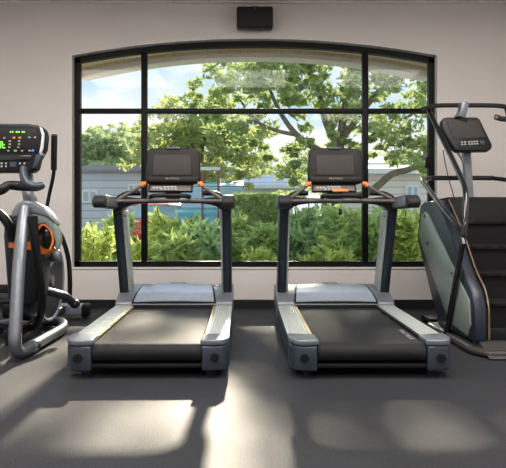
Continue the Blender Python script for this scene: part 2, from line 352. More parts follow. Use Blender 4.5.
# ------------------------------------------------------------------ treadmills
def treadmill(label, loc, rz, orange):
    t = thing('treadmill', label, 'treadmill', loc, rz, 'treadmills facing the window'); t.scale = (1.005, 1, 1); dx = -.03 if orange else .012
    obj('deck_frame', MB().box(-.44, .44, .08, 1.95, .05, .15, .01).box(-.32, .32, .02, .12, .058, .083, .006), M['black'], t)
    for s in (-1, 1):
        for yy in (.1, 1.85): 
            obj('foot', MB().cyl((s*.36, yy, 0), (s*.36, yy, .06), .028), M['blackm'], t)
    # belt loop
    zt, r = .192, .052; pts = []
    for k in range(9):
        a = -PI/2+PI*k/8; pts.append((.062-r*math.cos(a), zt-r+r*math.sin(a)))
    pts += [(1.75, zt), (1.75, zt-2*r)]
    obj('running_belt', MB().prism(pts, 'x', -.305, .305), M['belt'], t)
    for s in (-1, 1):
        # rear end caps
        pl = [(s*.312, .0), (s*.39, .004), (s*.435, .022), (s*.465, .085), (s*.465, .20), (s*.312, .20)]
        c = obj('end_cap', MB().prism(pl, 'z', .045, .186, .012, 3), M['capg'], t)
        pt = [(s*.306, .03), (s*.30, .012), (s*.385, .0), (s*.438, .02), (s*.468, .085), (s*.468, .21), (s*.306, .17)]
        obj('cap_trim', MB().prism(pt, 'z', .188, .222, .009, 3), M['silver'], c)
        obj('roller_bolt', MB().cyl((s*.385, -.006, .12), (s*.385, .02, .12), .025), M['black'], c)
        # ribbed foot rail
        rl = MB().box(s*.335, s*.462, .18, 1.40, .19, .204, .002)
        for k in range(7):
            x = s*(.348+k*.0168); rl.box(x-.0048, x+.0048, .185, 1.39, .203, .212, .0015, 1)
        obj('foot_rail', rl, M['rail'], t)
        obj('rail_edge', MB().box(s*.313, s*.333, .17, 1.40, .19, .206, .002), M['sunlit_tan'] if s*orange < 0 or not orange else M['black'], t, label='sunlit inner edge along the belt, painted tan' if s*orange < 0 or not orange else None)  # sunlight on the inner rail edge is put into the tan colour
        obj('side_skirt', MB().box(s*.452, s*.464, .18, 1.95, .07, .192, .004), M['capg'], t)
    # motor cover
    def prof(d): return [(1.345-d, .08), (1.345-d, .222+d), (1.36, .238+d), (1.46, .285+d), (1.58, .318+d), (1.72, .332+d), (1.88, .318+d), (1.98+d, .25+d), (2.0+d, .08)]
    def cover(x0, x1, d, w0=None):
        m = MB(); m.prism(prof(d), 'x', x0, x1, .012, 3); return m
    mc = obj('motor_cover', cover(-.467, .467, 0), M['silver'], t)
    def top(d, hw, y0, y1, ry=.10):     # rounded panel lying on the cover
        b = bmesh.new(); rows = []
        pr = prof(0)[1:]
        def zz(y):
            for (a, za), (c, zc) in zip(pr, pr[1:]):
                if a <= y <= c: return za+(zc-za)*(y-a)/(c-a)
            return pr[-1][1]
        n = 16
        for i in range(n+1):
            y = y0+(y1-y0)*i/n; q = max(0, (y-(y1-ry))/ry); w_ = hw-ry*(1-math.sqrt(max(0, 1-q*q)))
            w_ = w_-.10*(y-y0)/(y1-y0)*.4
            rows.append([b.verts.new((-w_+2*w_*j/12, y, zz(y)+d+.006*math.sin(PI*j/12))) for j in range(13)]+[b.verts.new((w_-2*w_*j/12, y, zz(y)-.02)) for j in range(13)])
        for a, c in zip(rows, rows[1:]):
            for j in range(26): b.faces.new((a[j], a[(j+1) % 26], c[(j+1) % 26], c[j]))
        b.faces.new(rows[0]); b.faces.new(rows[-1][::-1]); bmesh.ops.recalc_face_normals(b, faces=b.faces[:]); m = MB(); m.bm.free(); m.bm = b; return m
    obj('cover_seam', top(.004, .335, 1.348, 1.715), M['black'], mc)
    obj('cover_panel', top(.010, .318, 1.356, 1.70), M['silver_l'], mc)
    obj('cover_vent', MB().box(-.07, .07, 1.69, 1.73, .325, .347, .008), M['black'], mc)
    obj('belt_shroud', MB().box(-.325, .325, 1.33, 1.36, .185, .215, .004), M['black'], t)
    # uprights
    for s in (-1, 1):
        b = MB(); 
        q = [(1.50, .26), (1.70, .26), (1.42, .985), (1.215, .985)]
        b.prism(q, 'x', s*.388, s*.458, .01)
        for v in b.bm.verts: v.co.x -= s*.012*(1-(v.co.z-.26)/.72)*-1*0
        u = obj('upright', b, M['post'], t)
        obj('upright_panel', MB().prism([(1.515, .27), (1.695, .27), (1.415, .965), (1.235, .965)], 'x', s*.372, s*.388, .004), M['postp'], u, label='pale grey inner face of the post')
        for k in (0, 1): obj('bolt', MB().cyl((s*.368, 1.275+.03*k, .92), (s*.374, 1.275+.03*k, .92), .007, 10), M['black'], u)
        obj('foot_boot', MB().prism([(1.44, .20), (1.74, .20), (1.68, .33), (1.50, .30)], 'x', s*.375, s*.467, .015), M['silver'], u)
        # handrail arm with black end
        a = obj('handrail', MB().prism([(1.37, .975), (1.37, 1.035), (1.25, 1.065), (.86, 1.075), (.80, 1.07), (.80, .985), (1.1, .975)], 'x', s*.405, s*.485, .016, 3), M['post'], t)
        obj('inner_skin', MB().prism([(1.22, .985), (1.22, 1.045), (.86, 1.062), (.80, 1.052), (.80, .995), (1.05, .988)], 'x', s*.397, s*.407, .004), M['silver'], a, label='grey inner skin of the handrail')
        obj('end_grip', MB().prism([(.80, .985), (.80, 1.075), (.755, 1.06), (.715, 1.03), (.72, 1.0), (.76, .978)], 'x', s*.400, s*.490, .014, 3), M['blackm'], a)
    # arched cross member
    lo_ = [(-.44, .95), (-.40, .955), (-.375, .975), (-.345, .995), (-.30, 1.01), (-.22, 1.02), (0, 1.024)]
    lo_ = lo_+[(-x, z) for x, z in lo_[:-1][::-1]]
    hi_ = [(.44, 1.055), (.37, 1.075), (.25, 1.06), (0, 1.056), (-.25, 1.06), (-.37, 1.075), (-.44, 1.055)]
    obj('cross_member', MB().prism(lo_+hi_, 'y', 1.17, 1.29, .012, 3), M['black'], t)
    obj('front_bar', MB().tube(cr([(-.405, 1.10, 1.035), (-.3, 1.13, 1.038), (0, 1.14, 1.04), (.3, 1.13, 1.038), (.405, 1.10, 1.035)]), .013), M['key'], t)
    for s in (-1, 1):
        g = obj('strut', MB().tube([(s*.395, 1.12, 1.045), (s*.22+dx, 1.13, 1.155)], .013), M['key'], t)
        obj('end_knob', MB().tube([(s*.232+dx, 1.125, 1.149), (s*.218+dx, 1.128, 1.168), (s*.198+dx, 1.132, 1.166)], .0185), M['orange'], g)
        obj('cup_holder', MB().tube(cr([(s*.40, 1.16, 1.06), (s*.34, 1.2, 1.095), (s*.24, 1.22, 1.10)]), .02), M['black'], t)
    # keypad
    kp = obj('control_panel', MB().box(-.175, .165, -.012, .012, -.05, .06, .008).xf(Matrix.Translation((dx-.01, 1.175, 1.145)) @ Matrix.Rotation(-.6, 4, 'X')), M['bezel'], t)
    kz = Matrix.Translation((dx-.01, 1.175, 1.145)) @ Matrix.Rotation(-.6, 4, 'X')
    obj('key_plate', MB().box(-.16, .15, -.017, -.011, -.047, .0, .002).xf(kz), M['key'], kp)
    def kx(*a): obj('key', MB().box(*a).xf(kz), M['letter'], kp)
    for i in range(4): kx(-.06+i*.027, -.04+i*.027, -.021, -.016, -.022, -.006, .001)
    for i in range(3): kx(-.14+i*.024, -.122+i*.024, -.021, -.016, -.03, -.012, .001)
    for i in range(5): kx(-.08+i*.027, -.062+i*.027, -.021, -.016, -.042, -.028, .001)
    obj('hand_bar', MB().tube(cr([(-.15, 1.10, 1.065), (-.1, 1.07, 1.075), (.1, 1.07, 1.075), (.15, 1.10, 1.065)]), .017), M['black'], t)
    if orange: obj('stop_button', MB().box(-.02, .10, -.028, -.012, -.062, -.038, .006).xf(kz), M['orange'], kp, label='orange stop bar')
    # console
    R = Matrix.Translation((dx, 1.2, 1.305)) @ Matrix.Rotation(-.16, 4, 'X')
    out = [(-.188, .132), (-.12, .145), (.12, .145), (.188, .132), (.20, .115), (.213, -.10), (.20, -.13), (.15, -.14), (-.15, -.14), (-.20, -.13), (-.213, -.10), (-.20, .115)]
    cs = obj('console', MB().prism(out, 'y', -.02, .045, .014, 3).xf(R), M['bezel'], t)
    obj('console_back', MB().box(-.15, .15, .04, .085, -.11, .1, .02, 3).box(-.06, .06, .02, .08, -.24, -.09, .01).xf(R), M['black'], cs)
    obj('screen', MB().prism([(-.145, .085), (.135, .085), (.142, -.072), (-.148, -.072)], 'y', -.026, -.018, .002).xf(R), M['screen'], cs)
    obj('lower_bezel', MB().box(-.19, .19, -.032, -.015, -.128, -.088, .006).xf(R), M['bezel'], cs)
    obj('top_tab', MB().box(-.052, .052, -.03, .01, .128, .148, .005).xf(R), M['capg'], cs)
    text_part('maker_lettering', 'MATRIX', .019, M['letter'], cs, R @ Vector((0, -.034, -.104)), (PI/2-.16, 0, 0), sx=1.3)
    if orange:
        k = obj('safety_key', MB().box(-.029, -.003, 1.04, 1.056, .93, .978, .005), M['black'], t)
        obj('cord', MB().tube([(-.016, 1.048, .975), (-.014, 1.055, 1.06)], .0022, 6), M['key'], k)
        text_part('belt_lettering', 'MATRIX', .045, M['letter'], t, (.268, .30, .1935), (0, 0, PI/2+PI), .0005, 1.5)
    return t
treadmill('treadmill left of centre, no orange bar below its screen', (X(146.2, 3.28), 3.28, 0), math.radians(.9), 0)
treadmill('treadmill right of centre with orange bar and hanging black safety key', (X(373, 3.28), 3.28, 0), math.radians(.35), 1)

# ------------------------------------------------------------------ elliptical trainer (left edge)
O = Vector((-1.62, 4.3, 0))
el = thing('elliptical_trainer', 'elliptical trainer with silver tube frame at the left wall', 'elliptical trainer', O)
def rel(p): return Vector(p)-O
def tubeP(pts, r, bend=.08, curve=False, rs=None, n=14):
    q = [rel(P(*p)) if isinstance(p, tuple) else rel(p) for p in pts]
    return MB().tube(cr(q) if curve else fil(q, bend), r, n, rs)
V = Vector
# silver tube down to the floor, back along it and across
q = [P(25, 208, 3.96), P(19.5, 255, 3.80), V((-1.475, 3.62, .045)), V((-1.455, 4.55, .045)), V((-1.56, 4.82, .045)), V((-1.9, 4.86, .045)), V((-2.02, 4.6, .045)), V((-2.02, 3.9, .045))]
obj('frame_tube', MB().tube(fil([rel(p) for p in q], .14, 9), .040, 18), M['chrome'], el)
obj('tube_collar', MB().cyl(rel((-1.467, 3.86, .045)), rel((-1.466, 3.92, .045)), .043), M['silver'], el)
obj('frame_bolt', MB().cyl(rel((-1.42, 3.9, .05)), rel((-1.408, 3.9, .05)), .014, 12), M['black'], el)
# rear stabiliser
st = obj('stabiliser', MB().box(-2.15+1.62, X(84, 5.25)+1.62, 5.19-4.3, 5.31-4.3, .03, .125, .015, 3), M['silver_l'], el)
obj('stabiliser_end', MB().box(X(83, 5.25)+1.62, X(89, 5.25)+1.62, 5.18-4.3, 5.32-4.3, .01, .13, .02, 3), M['black'], st)
obj('stabiliser_end', MB().box(-2.22+1.62, -2.14+1.62, 5.18-4.3, 5.32-4.3, .01, .13, .02, 3), M['black'], st)
obj('base_beam', MB().box(-1.75+1.62, -1.65+1.62, 4.1-4.3, 5.2-4.3, .05, .12, .015).box(-1.74+1.62, -1.66+1.62, 4.12-4.3, 4.2-4.3, 0, .06), M['black'], el)
# flywheel
wc = rel((-1.645, 4.70, .40))
fw = obj('flywheel_cover', MB().cyl(wc+V((-.06, 0, 0)), wc+V((.03, 0, 0)), .31, 48), M['disc'], el)
ring = [wc+V((.02, math.cos(2*PI*k/48)*.32, math.sin(2*PI*k/48)*.32)) for k in range(49)]
obj('rim', MB().tube(ring, .020, 10, cap=False), M['silver_l'], fw, label='silver rim of the flywheel cover')
obj('hub', MB().cyl(wc+V((.03, 0, 0)), wc+V((.05, 0, 0)), .04), M['silver'], fw)
# body shroud
bd = obj('body_shroud', MB().prism([(-.10, .20), (-.16, .55), (-.2, .78), (-.18, .93), (.12, .93), (.30, .80), (.36, .60), (.20, .20), (.0, .14)], 'x', -.13, .02, .03, 3), M['sblue'], el)
# silver hood over the top pivot
def blob(sections):      # loft of rings: (centre, rx, rz) stepping in Y
    b = bmesh.new(); rows = []
    for c, rx, rz, tw in sections:
        rows.append([b.verts.new(c+V((math.copysign(abs(math.cos(a))**.75, math.cos(a))*rx, tw*math.sin(a), math.copysign(abs(math.sin(a))**.75, math.sin(a))*rz))) for a in [2*PI*k/24 for k in range(24)]])
    for a, c in zip(rows, rows[1:]):
        for j in range(24): b.faces.new((a[j], a[(j+1) % 24], c[(j+1) % 24], c[j]))
    b.faces.new(rows[0][::-1]); b.faces.new(rows[-1]); bmesh.ops.recalc_face_normals(b, faces=b.faces[:]); m = MB(); m.bm.free(); m.bm = b; return m
hp = [(13, 218), (13.5, 211), (19, 203), (26, 200), (35, 201.5), (46, 207), (54, 215), (60, 226), (55, 223), (47, 217.5), (36, 214.5), (28, 214), (24, 218)]
obj('hood', MB().prism([(X(a, 4.0)-O.x, Z(b_, 4.0)) for a, b_ in hp], 'y', -.34, -.25, .02, 4), M['silver'], el, label='silver hood over the arm pivot')
gp = [(25, 213), (35, 212), (47, 215), (56, 221), (61, 231), (62, 240), (59, 249), (56, 251), (56.5, 241), (53, 231), (46, 224), (39, 225), (35.5, 232), (32, 237), (27, 232), (24, 223)]
gr = obj('pivot_ring', MB().prism([(X(a, 4.0)-O.x, Z(b_, 4.0)) for a, b_ in gp], 'y', -.33, -.275, .010, 2), M['sgreen'], el, label='sage green rim of the pivot housing')
for a, b_ in ((27.5, 222.5), (33, 225.5)): 
    p = rel(P(a, b_, 3.93)); obj('pivot_bolt', MB().cyl(p+V((0, -.01, 0)), p+V((0, .03, 0)), .017, 14), M['chrome'], gr)
pv = rel(P(46, 235, 4.02)); 
obj('pivot_drum', MB().ball(pv+V((0, .05, 0)), .075, .08, .105), M['gloss'], el)
a_ = [P(36, 246, 3.99), P(37, 232, 3.98), P(43, 225, 3.98), P(50, 230, 3.98), P(53, 240, 3.98), P(50, 250, 3.98)]
obj('pivot_lining', MB().tube(cr([rel(p) for p in a_]), .008, 10), M['orange'], el, label='orange lining of the pivot opening')
bp_ = [(9, 242), (24, 241), (36, 243), (52, 248), (45, 255), (30, 250), (9, 248)]
obj('accent_band', MB().prism([(X(a, 4.06)-O.x, Z(b_, 4.06)) for a, b_ in bp_], 'y', -.25, -.1, .006), M['orange'], el, label='orange band round the body')
fb = [(7, 222), (36, 224), (40, 242), (41, 262), (38, 300), (30, 306), (14, 306), (11, 260), (7, 250)]
obj('front_cover', MB().prism([(X(a, 4.08)-O.x, Z(b_, 4.08)) for a, b_ in fb], 'y', -.22, 0, .02, 3), M['black'], el)
# swing arm
obj('link_arm', tubeP([(33, 216, 3.9), (35, 245, 3.92), (42.5, 292, 4.05), (42, 312, 4.12), (37, 326, 4.3), (22, 329, 4.45), (-14, 325, 4.5)], .030, .1), M['black'], el)
cv = obj('crank_arm', tubeP([(57, 253, 4.35), (48, 262, 4.35), (43.5, 278, 4.36), (41, 292, 4.4)], .028, curve=True), M['gloss'], el)
obj('crank_edge', tubeP([(52, 262, 4.30), (47, 272, 4.30), (43.5, 288, 4.34)], .012, curve=True), M['silver_l'], cv)
p = rel(P(57, 256, 4.33)); obj('crank_knuckle', MB().ball(p, .036, .04, .052), M['silver'], cv)
obj('outer_guard', tubeP([(56, 226, 4.9), (63, 240, 4.95), (68.5, 260, 5.0), (70, 285, 5.0), (69, 303, 5.0)], .020, curve=True), M['black'], el)
fl = obj('pedal_arm', tubeP([(-14, 297, 4.35), (27, 298, 4.2), (33, 293, 4.25), (44, 291, 4.3), (64, 296, 4.4), (74, 304, 4.5)], .032, curve=True), M['sblue'], el)
obj('pedal_arm_edge', tubeP([(38, 290, 4.25), (48, 289.5, 4.28), (63, 293, 4.36)], .008, curve=True), M['silver_l'], fl)
obj('pedal_arm_cap', MB().ball(rel(P(75, 304, 4.5)), .038, .05, .036), M['black'], fl)
obj('pedal', MB().box(X(-40, 4.3)+1.62, X(22, 4.3)+1.62, -.12, .22, Z(302, 4.3), Z(297, 4.3), .015).box(X(-40, 4.3)+1.62, X(24, 4.3)+1.62, .2, .24, Z(300, 4.3), Z(288, 4.3), .01), M['black'], el)
obj('swing_arm', tubeP([(-16, 208, 4.0), (-2, 213, 4.0), (8, 224, 4.02), (12, 240, 4.05)], .032, curve=True), M['black'], el)
# mast, grips, console
obj('mast', tubeP([(31, 206, 4.05), (24.5, 165, 4.28)], .047), M['silver'], el)
obj('wing_grip', tubeP([(-30, 195, 3.95), (0, 190, 3.95), (8, 185.5, 3.97), (20, 186, 4.0), (36, 187, 3.95), (42, 186, 3.9)], .030, curve=True, rs=[.03, .036, .03, .034, .03, .022]), M['black'], el)
obj('hook_grip', tubeP([(23.5, 168, 3.9), (24, 177, 3.85), (28.5, 184.5, 3.82), (36, 186.5, 3.82), (42.5, 185, 3.85)], .024, .05), M['capg'], el)
hd = obj('moving_handle', tubeP([(54.2, 136, 4.25), (54, 170, 4.35), (49, 196, 4.4), (46, 214, 4.4), (47, 228, 4.4)], .0135, curve=True), M['black'], el)
obj('foam_grip', tubeP([(54.3, 135, 4.24), (53.8, 169.5, 4.35)], .022), M['blackm'], hd)
hd = obj('moving_handle', tubeP([(-24, 136, 4.25), (-24, 170, 4.35), (-18, 196, 4.4), (-14, 214, 4.4), (-10, 240, 4.4)], .0135, curve=True), M['black'], el)
obj('foam_grip', tubeP([(-24.3, 135, 4.24), (-24, 169.5, 4.35)], .022), M['blackm'], hd)
yc = 4.12; kc = 11.0
def cpt(a, b_): return (X(a, yc)-O.x, Z(b_, yc))
right = [(30, 124.5), (41, 126.5), (45.5, 130), (47, 136), (45.5, 150), (40, 160), (37.5, 170), (33, 173)]
outl = right+[(2*kc-a, b_) for a, b_ in right[::-1]]
con = obj('console', MB().prism([cpt(a, b_) for a, b_ in outl], 'y', -.22, -.12, .014, 3), M['black'], el)
con_o = con
obj('side_trim', MB().prism([cpt(a, b_) for a, b_ in [(41.5, 127), (44.6, 129.5), (46.5, 135), (45.3, 149), (42.6, 156), (41.5, 153), (43, 146), (44, 136)]], 'y', -.228, -.15, .003), M['bright'], con, label='bright silver side trim')
obj('side_trim', MB().prism([cpt(2*kc-a, b_) for a, b_ in [(41.5, 127), (44.6, 129.5), (46.5, 135), (45.3, 149), (42.6, 156), (41.5, 153), (43, 146), (44, 136)]], 'y', -.228, -.15, .003), M['bright'], con)
obj('corner_cheek', MB().prism([cpt(a, b_) for a, b_ in [(39, 155), (44.5, 156), (40, 168), (35, 169)]], 'y', -.238, -.18, .006), M['capg'], con)
obj('display_panel', MB().prism([cpt(a, b_) for a, b_ in [(39, 130), (40, 153), (-18, 153), (-17, 130)]], 'y', -.226, -.2, .002), M['bezel'], con)
obj('media_tray', MB().prism([cpt(a, b_) for a, b_ in [(34, 156), (33, 161), (-11, 161), (-12, 156)]], 'y', -.228, -.2, .002), M['gloss'], con)
yk = -.2275
def keys(name, lst, m, hw=1.3, hh=.9):
    for a, c in lst:
        x, z = cpt(a, c); s_ = yc/F; obj(name, MB().box(x-hw*s_, x+hw*s_, yk-.002, yk+.003, z-hh*s_, z+hh*s_, .0015, 1), m, con)
led = [(-2+i*1.6, 145+[0, -3, 2, 4, -4, 1, 3][i % 7]*.6) for i in range(7)]
b = MB(); s_ = yc/F
for i, (x0, x1, y0, y1) in enumerate([(-4, 1, 141.5, 142.6), (0, 1.2, 141.5, 145), (-2, 1, 144.5, 145.6), (-6, 2.5, 148, 149), (2.6, 3.6, 143, 149), (3.6, 4.8, 142, 143.2), (4.7, 5.7, 142.5, 148.5), (5.7, 8, 148, 149.1), (5.8, 7.6, 145, 146)]):
    p0 = cpt(x0, y1); p1 = cpt(x1, y0); b.box(p0[0], p1[0], yk-.002, yk+.003, p0[1], p1[1])
ld = b; b = MB()
for x in (12.8, 15, 18.6, 19.8, 21.2, 24.5, 26.2): 
    p0 = cpt(x, 133.6); p1 = cpt(x+1.1, 132.2); b.box(p0[0], p1[0], yk-.002, yk+.003, p0[1], p1[1])
obj('led_readout', b, M['led'], con); obj('led_display', ld, M['led'], con)
keys('white_key', [(1.5, 138.6), (7, 138.8), (32, 138.3), (37.5, 138.3), (11, 151.6), (24.6, 151.6), (12.5, 142), (12.5, 145), (12, 148), (21.7, 142), (21.7, 145), (21, 148), (32, 151.4)], M['letter'], 1.1, .7)
keys('amber_key', [(16.6, 138.6), (22.4, 138.6)], M['amber'])
keys('green_key', [(18, 151.6)], M['green'], 1.4, 1)
keys('blue_key', [(35.3, 151.4)], M['blue'], 1.3, 1.3)
keys('lower_key', [(2, 164), (4.5, 164), (8.8, 164), (22.5, 164), (27, 164), (2, 167), (4.5, 167), (8.8, 167)], M['letter'], .9, .9)
keys('round_key_plate', [(15.8, 165)], M['capg'], 3.2, 2.6)

# ------------------------------------------------------------------ stair climber (right edge)
O = Vector((1.86, 4.45, 0))
sc = thing('stair_climber', 'black stair climber with handrails and console at the right of the window', 'stair climber', O)
XI = 1.855      # machine centre
def side(s):    # s=-1 the side we see
    x0, x1 = (1.50, 1.585)
    if s > 0: x0, x1 = 2*XI-1.585, 2*XI-1.50
    pr = [(5.14, .97), (5.10, 1.02), (5.02, 1.045), (4.70, 1.05), (4.62, 1.02), (4.335, .79), (4.07, .51), (3.93, .41), (3.872, .30), (3.866, .08), (4.62, .05), (5.20, .70)]
    return MB().prism([(a-O.y, b_) for a, b_ in pr], 'x', x0-O.x, x1-O.x, .018, 3)
for s in (-1, 1):
    sp_ = obj('side_shroud', side(s), M['sblue'], sc)
    f = lambda x: (x if s < 0 else 2*XI-x)-O.x
    xs = 1.49
    pts = [(424.5, 211.5), (421, 216), (419, 236), (422, 247), (449, 322), (467, 336), (470, 325), (468.5, 300), (463, 289), (427, 213)]
    obj('inset_panel', MB().prism([(F*xs/(a-CX)-O.y, H-(b_-HY)*xs/(a-CX)) for a, b_ in pts], 'x', f(xs), f(1.51), .004), M['sgreen'], sp_, label='pale sage green inset panel')
    for a, b_ in ((424.5, 216), (452, 273.5)):
        yy = F*xs/(a-CX); zz = H-(b_-HY)*xs/(a-CX); obj('panel_screw', MB().cyl((f(1.484), yy-O.y, zz), (f(1.492), yy-O.y, zz), .011, 12), M['black'], sp_)
    yy = F*xs/(427.5-CX); zz = H-(243-HY)*xs/(427.5-CX)
    obj('panel_dent', MB().ball((f(1.491), yy-O.y, zz), .006, .045, .02), M['capg'], sp_)
    # tan trim along the stair edge
    tp = [(4.64, 1.05), (4.335, .81), (4.07, .525), (3.92, .43), (3.86, .31), (3.86, .10)]
    obj('edge_trim', MB().tube(fil([V((f(1.592), a-O.y, b_)) for a, b_ in tp], .1), .006, 8), M['tan'], sp_, label='tan trim strip along the stairs')
# steps
zs = [(.335, 3.95), (.52, 4.12), (.705, 4.295), (.89, 4.47)]
W0, W1 = 1.592-O.x, 2*XI-1.592-O.x
obj('lower_housing', MB().box(W0, W1, 3.90-O.y, 4.95-O.y, .05, .17, .01).box(W0, W1, 4.02-O.y, 5.0-O.y, .15, .32), M['black'], sc)
for i, (z, y) in enumerate(zs):
    stp = obj('step', MB().box(W0, W1, y-O.y, y+.26-O.y, z-.03, z, .006).prism([(y+.02-O.y, z-.02), (y+.03-O.y, z-.19), (y+.06-O.y, z-.19), (y+.05-O.y, z-.02)], 'x', W0, W1), M['tread'], sc)
    for k in range(5):
        x = W0+.045+k*.1; obj('step_nosing', MB().box(x, x+.045, y-.004-O.y, y+.015-O.y, z-.012, z+.002, .002), M['bezel'], stp)
obj('top_housing', MB().prism([(4.55-O.y, .88), (4.60-O.y, 1.04), (4.68-O.y, 1.075), (5.1-O.y, 1.06), (5.14-O.y, .9), (5.0-O.y, .6), (4.75-O.y, .6)], 'x', W0, W1, .012), M['tread'], sc)
obj('rear_housing', MB().prism([(4.6-O.y, .05), (5.1-O.y, .7), (5.1-O.y, .95), (4.75-O.y, .88), (4.3-O.y, .4), (4.1-O.y, .12)], 'x', W0, W1), M['black'], sc)
# base
bs = obj('base_plate', MB().prism([(1.44-O.x, 4.72-O.y), (1.46-O.x, 4.78-O.y), (1.56-O.x, 4.80-O.y), (1.56-O.x, 4.9-O.y), (2*XI-1.56-O.x, 4.9-O.y), (2*XI-1.56-O.x, 4.80-O.y), (2*XI-1.44-O.x, 4.72-O.y), (2*XI-1.46-O.x, 3.86-O.y), (2*XI-1.52-O.x, 3.73-O.y), (1.54-O.x, 3.73-O.y), (1.46-O.x, 3.86-O.y)], 'z', .004, .05, .02, 3), M['brown'], sc)
obj('base_edge', MB().tube([(1.458-O.x, 4.68-O.y, .048), (1.475-O.x, 3.90-O.y, .048)], .008, 8), M['silver'], bs)
obj('ramp', MB().prism([(3.70-O.y, .008), (3.86-O.y, .085), (4.0-O.y, .09), (4.0-O.y, .02)], 'x', 1.53-O.x, 2*XI-1.53-O.x, .01), M['brown'], sc)
obj('levelling_foot', MB().box(1.50-O.x, 1.58-O.x, 5.02-O.y, 5.1-O.y, 0, .05, .008).box(1.50-O.x, 1.58-O.x, 4.85-O.y, 5.06-O.y, .03, .06), M['black'], sc)
# handrails
def mir(p): return V((2*XI-p.x, p.y, p.z))
A = [P(428, 109, 4.95), P(449, 152, 4.62), P(466.5, 189, 4.08), P(464.5, 232, 3.95), P(446.5, 333, 4.34)]
Bt = [P(431, 178, 5.10), P(421.5, 180, 5.0), P(441, 206, 4.42), P(460.5, 230, 4.02), P(464, 245, 3.95)]
def rl(pts): return [p-O for p in pts]
for m_ in (0, 1):
    A_ = [mir(p) for p in A] if m_ else A; B_ = [mir(p) for p in Bt] if m_ else Bt
    a = obj('handrail', MB().tube(fil(rl(A_), .12, 9), .0205, 16), M['gloss'], sc)
    obj('lower_handrail', MB().tube(fil(rl(B_), .09, 9), .019, 16), M['gloss'], sc)
    obj('rail_foot', MB().cyl(A_[-1]-O+V((0, 0, -.03)), A_[-1]-O+V((0, 0, .01)), .034), M['black'], a)
T0 = [P(423, 109.5, 4.85), P(430, 107, 4.92), P(440, 105.5, 5.0)]
tb = [p-O for p in T0]+[V((2*XI, 0, 0))+V((-p.x, p.y, p.z))-O for p in T0[::-1]]
obj('top_crossbar', MB().tube(cr(tb, 10), .0195, 16), M['blackm'], sc)
obj('lower_crossbar', MB().tube([P(429, 178, 5.10)-O, mir(P(429, 178, 5.10))-O], .021, 16), M['gloss'], sc)
# mast and console
xm = X(467.5, 4.95)
obj('mast', MB().tube([(X(470, 4.9)-O.x, 4.9-O.y, .96), (X(466, 4.9)-O.x, 4.9-O.y, Z(150, 4.9))], .040, 4).box(X(459, 4.92)-O.x, X(474, 4.92)-O.x, 4.86-O.y, 4.95-O.y, 1.05, 1.085, .006), M['silver'], sc)
obj('crossbar_bracket', MB().prism([(X(a, 4.97)-O.x, Z(b_, 4.97)) for a, b_ in [(458.5, 104), (465, 104), (464.5, 110), (461.5, 120), (452, 120), (457, 112)]], 'y', .43, .52, .004), M['silver'], sc)
obj('support_cable', MB().tube(cr([P(443, 150, 4.85)-O, P(447, 172, 4.88)-O, P(454.5, 199, 4.9)-O], 6), .004, 6), M['black'], sc)
obj('cable_bracket', MB().tube([P(455, 148, 4.8)-O, P(463, 161, 4.88)-O], .010, 8), M['postp'], sc)
CO = Vector((X(466, 4.78), 4.78, Z(134.5, 4.78)))-O
R = Matrix.Translation(CO) @ Matrix.Rotation(-.2, 4, 'X') @ Matrix.Rotation(math.radians(-3), 4, 'Y')
k = 4.78/F
co = [(-24, 14), (-22, 17.5), (-17, 18.5), (12, 17), (15, 15), (24, -13), (22.5, -17), (19, -18.5), (-12, -17.5), (-15, -14.5), (-23.5, 6)]
cc = obj('console', MB().prism([(a*k, b_*k) for a, b_ in co], 'y', -.02, .045, .012, 3).xf(R), M['black'], sc)
obj('screen', MB().prism([(a*k, b_*k) for a, b_ in [(-19, 14), (13.5, 13), (18, -4.5), (-14, -5.5)]], 'y', -.026, -.018, .002).xf(R), M['screen'], cc)
def kx(*a): obj('key', MB().box(*a).xf(R), M['letter'], cc)
for i in range(2):
    for j in range(2): kx((-7+i*3)*k, (-5.2+i*3)*k, -.025, -.018, (-9.3-j*2.4)*k, (-8+-j*2.4)*k)
for j in range(2):
    for i in range(4): kx((0+i*2.7)*k, (1.8+i*2.7)*k, -.025, -.018, (-9.3-j*2.4)*k, (-8-j*2.4)*k)
obj('round_key_plate', MB().box(12*k, 16.5*k, -.024, -.018, -12*k, -8*k, .002).xf(R), M['capg'], cc)
obj('cable_hook', MB().tube(cr([(-10*k, -.03, 17*k), (-5*k, -.04, 17*k), (1*k, -.045, 12.5*k)]), .007, 8).xf(R), M['black'], cc)
g = obj('side_grip', MB().tube(cr([P(495.5, 117, 4.5)-O, P(503, 119, 4.52)-O, P(512, 118, 4.6)-O, P(522, 112, 4.75)-O]), .021, 14), M['blackm'], sc)
obj('grip_end', MB().ball(P(496.5, 117.5, 4.48)-O, .012, .012, .014), M['tan'], g, label='tan button at the grip end')

# ------------------------------------------------------------------ outside
GZ = -.12
tag(obj('lawn', MB().box(-60, 60, 6.45, 60, GZ-.2, GZ), M['grass'], None, False), 'green lawn beyond the window wall', 'lawn')['kind'] = 'structure'
o = struct('trim_6', MB().box(-6, 6, 6.4, 9.6, GZ-.1, GZ+.01), M['gravel'])
o = struct('trim_7', MB().box(-60, 60, 13.5, 20.5, GZ-.1, GZ+.015), M['asphalt'])

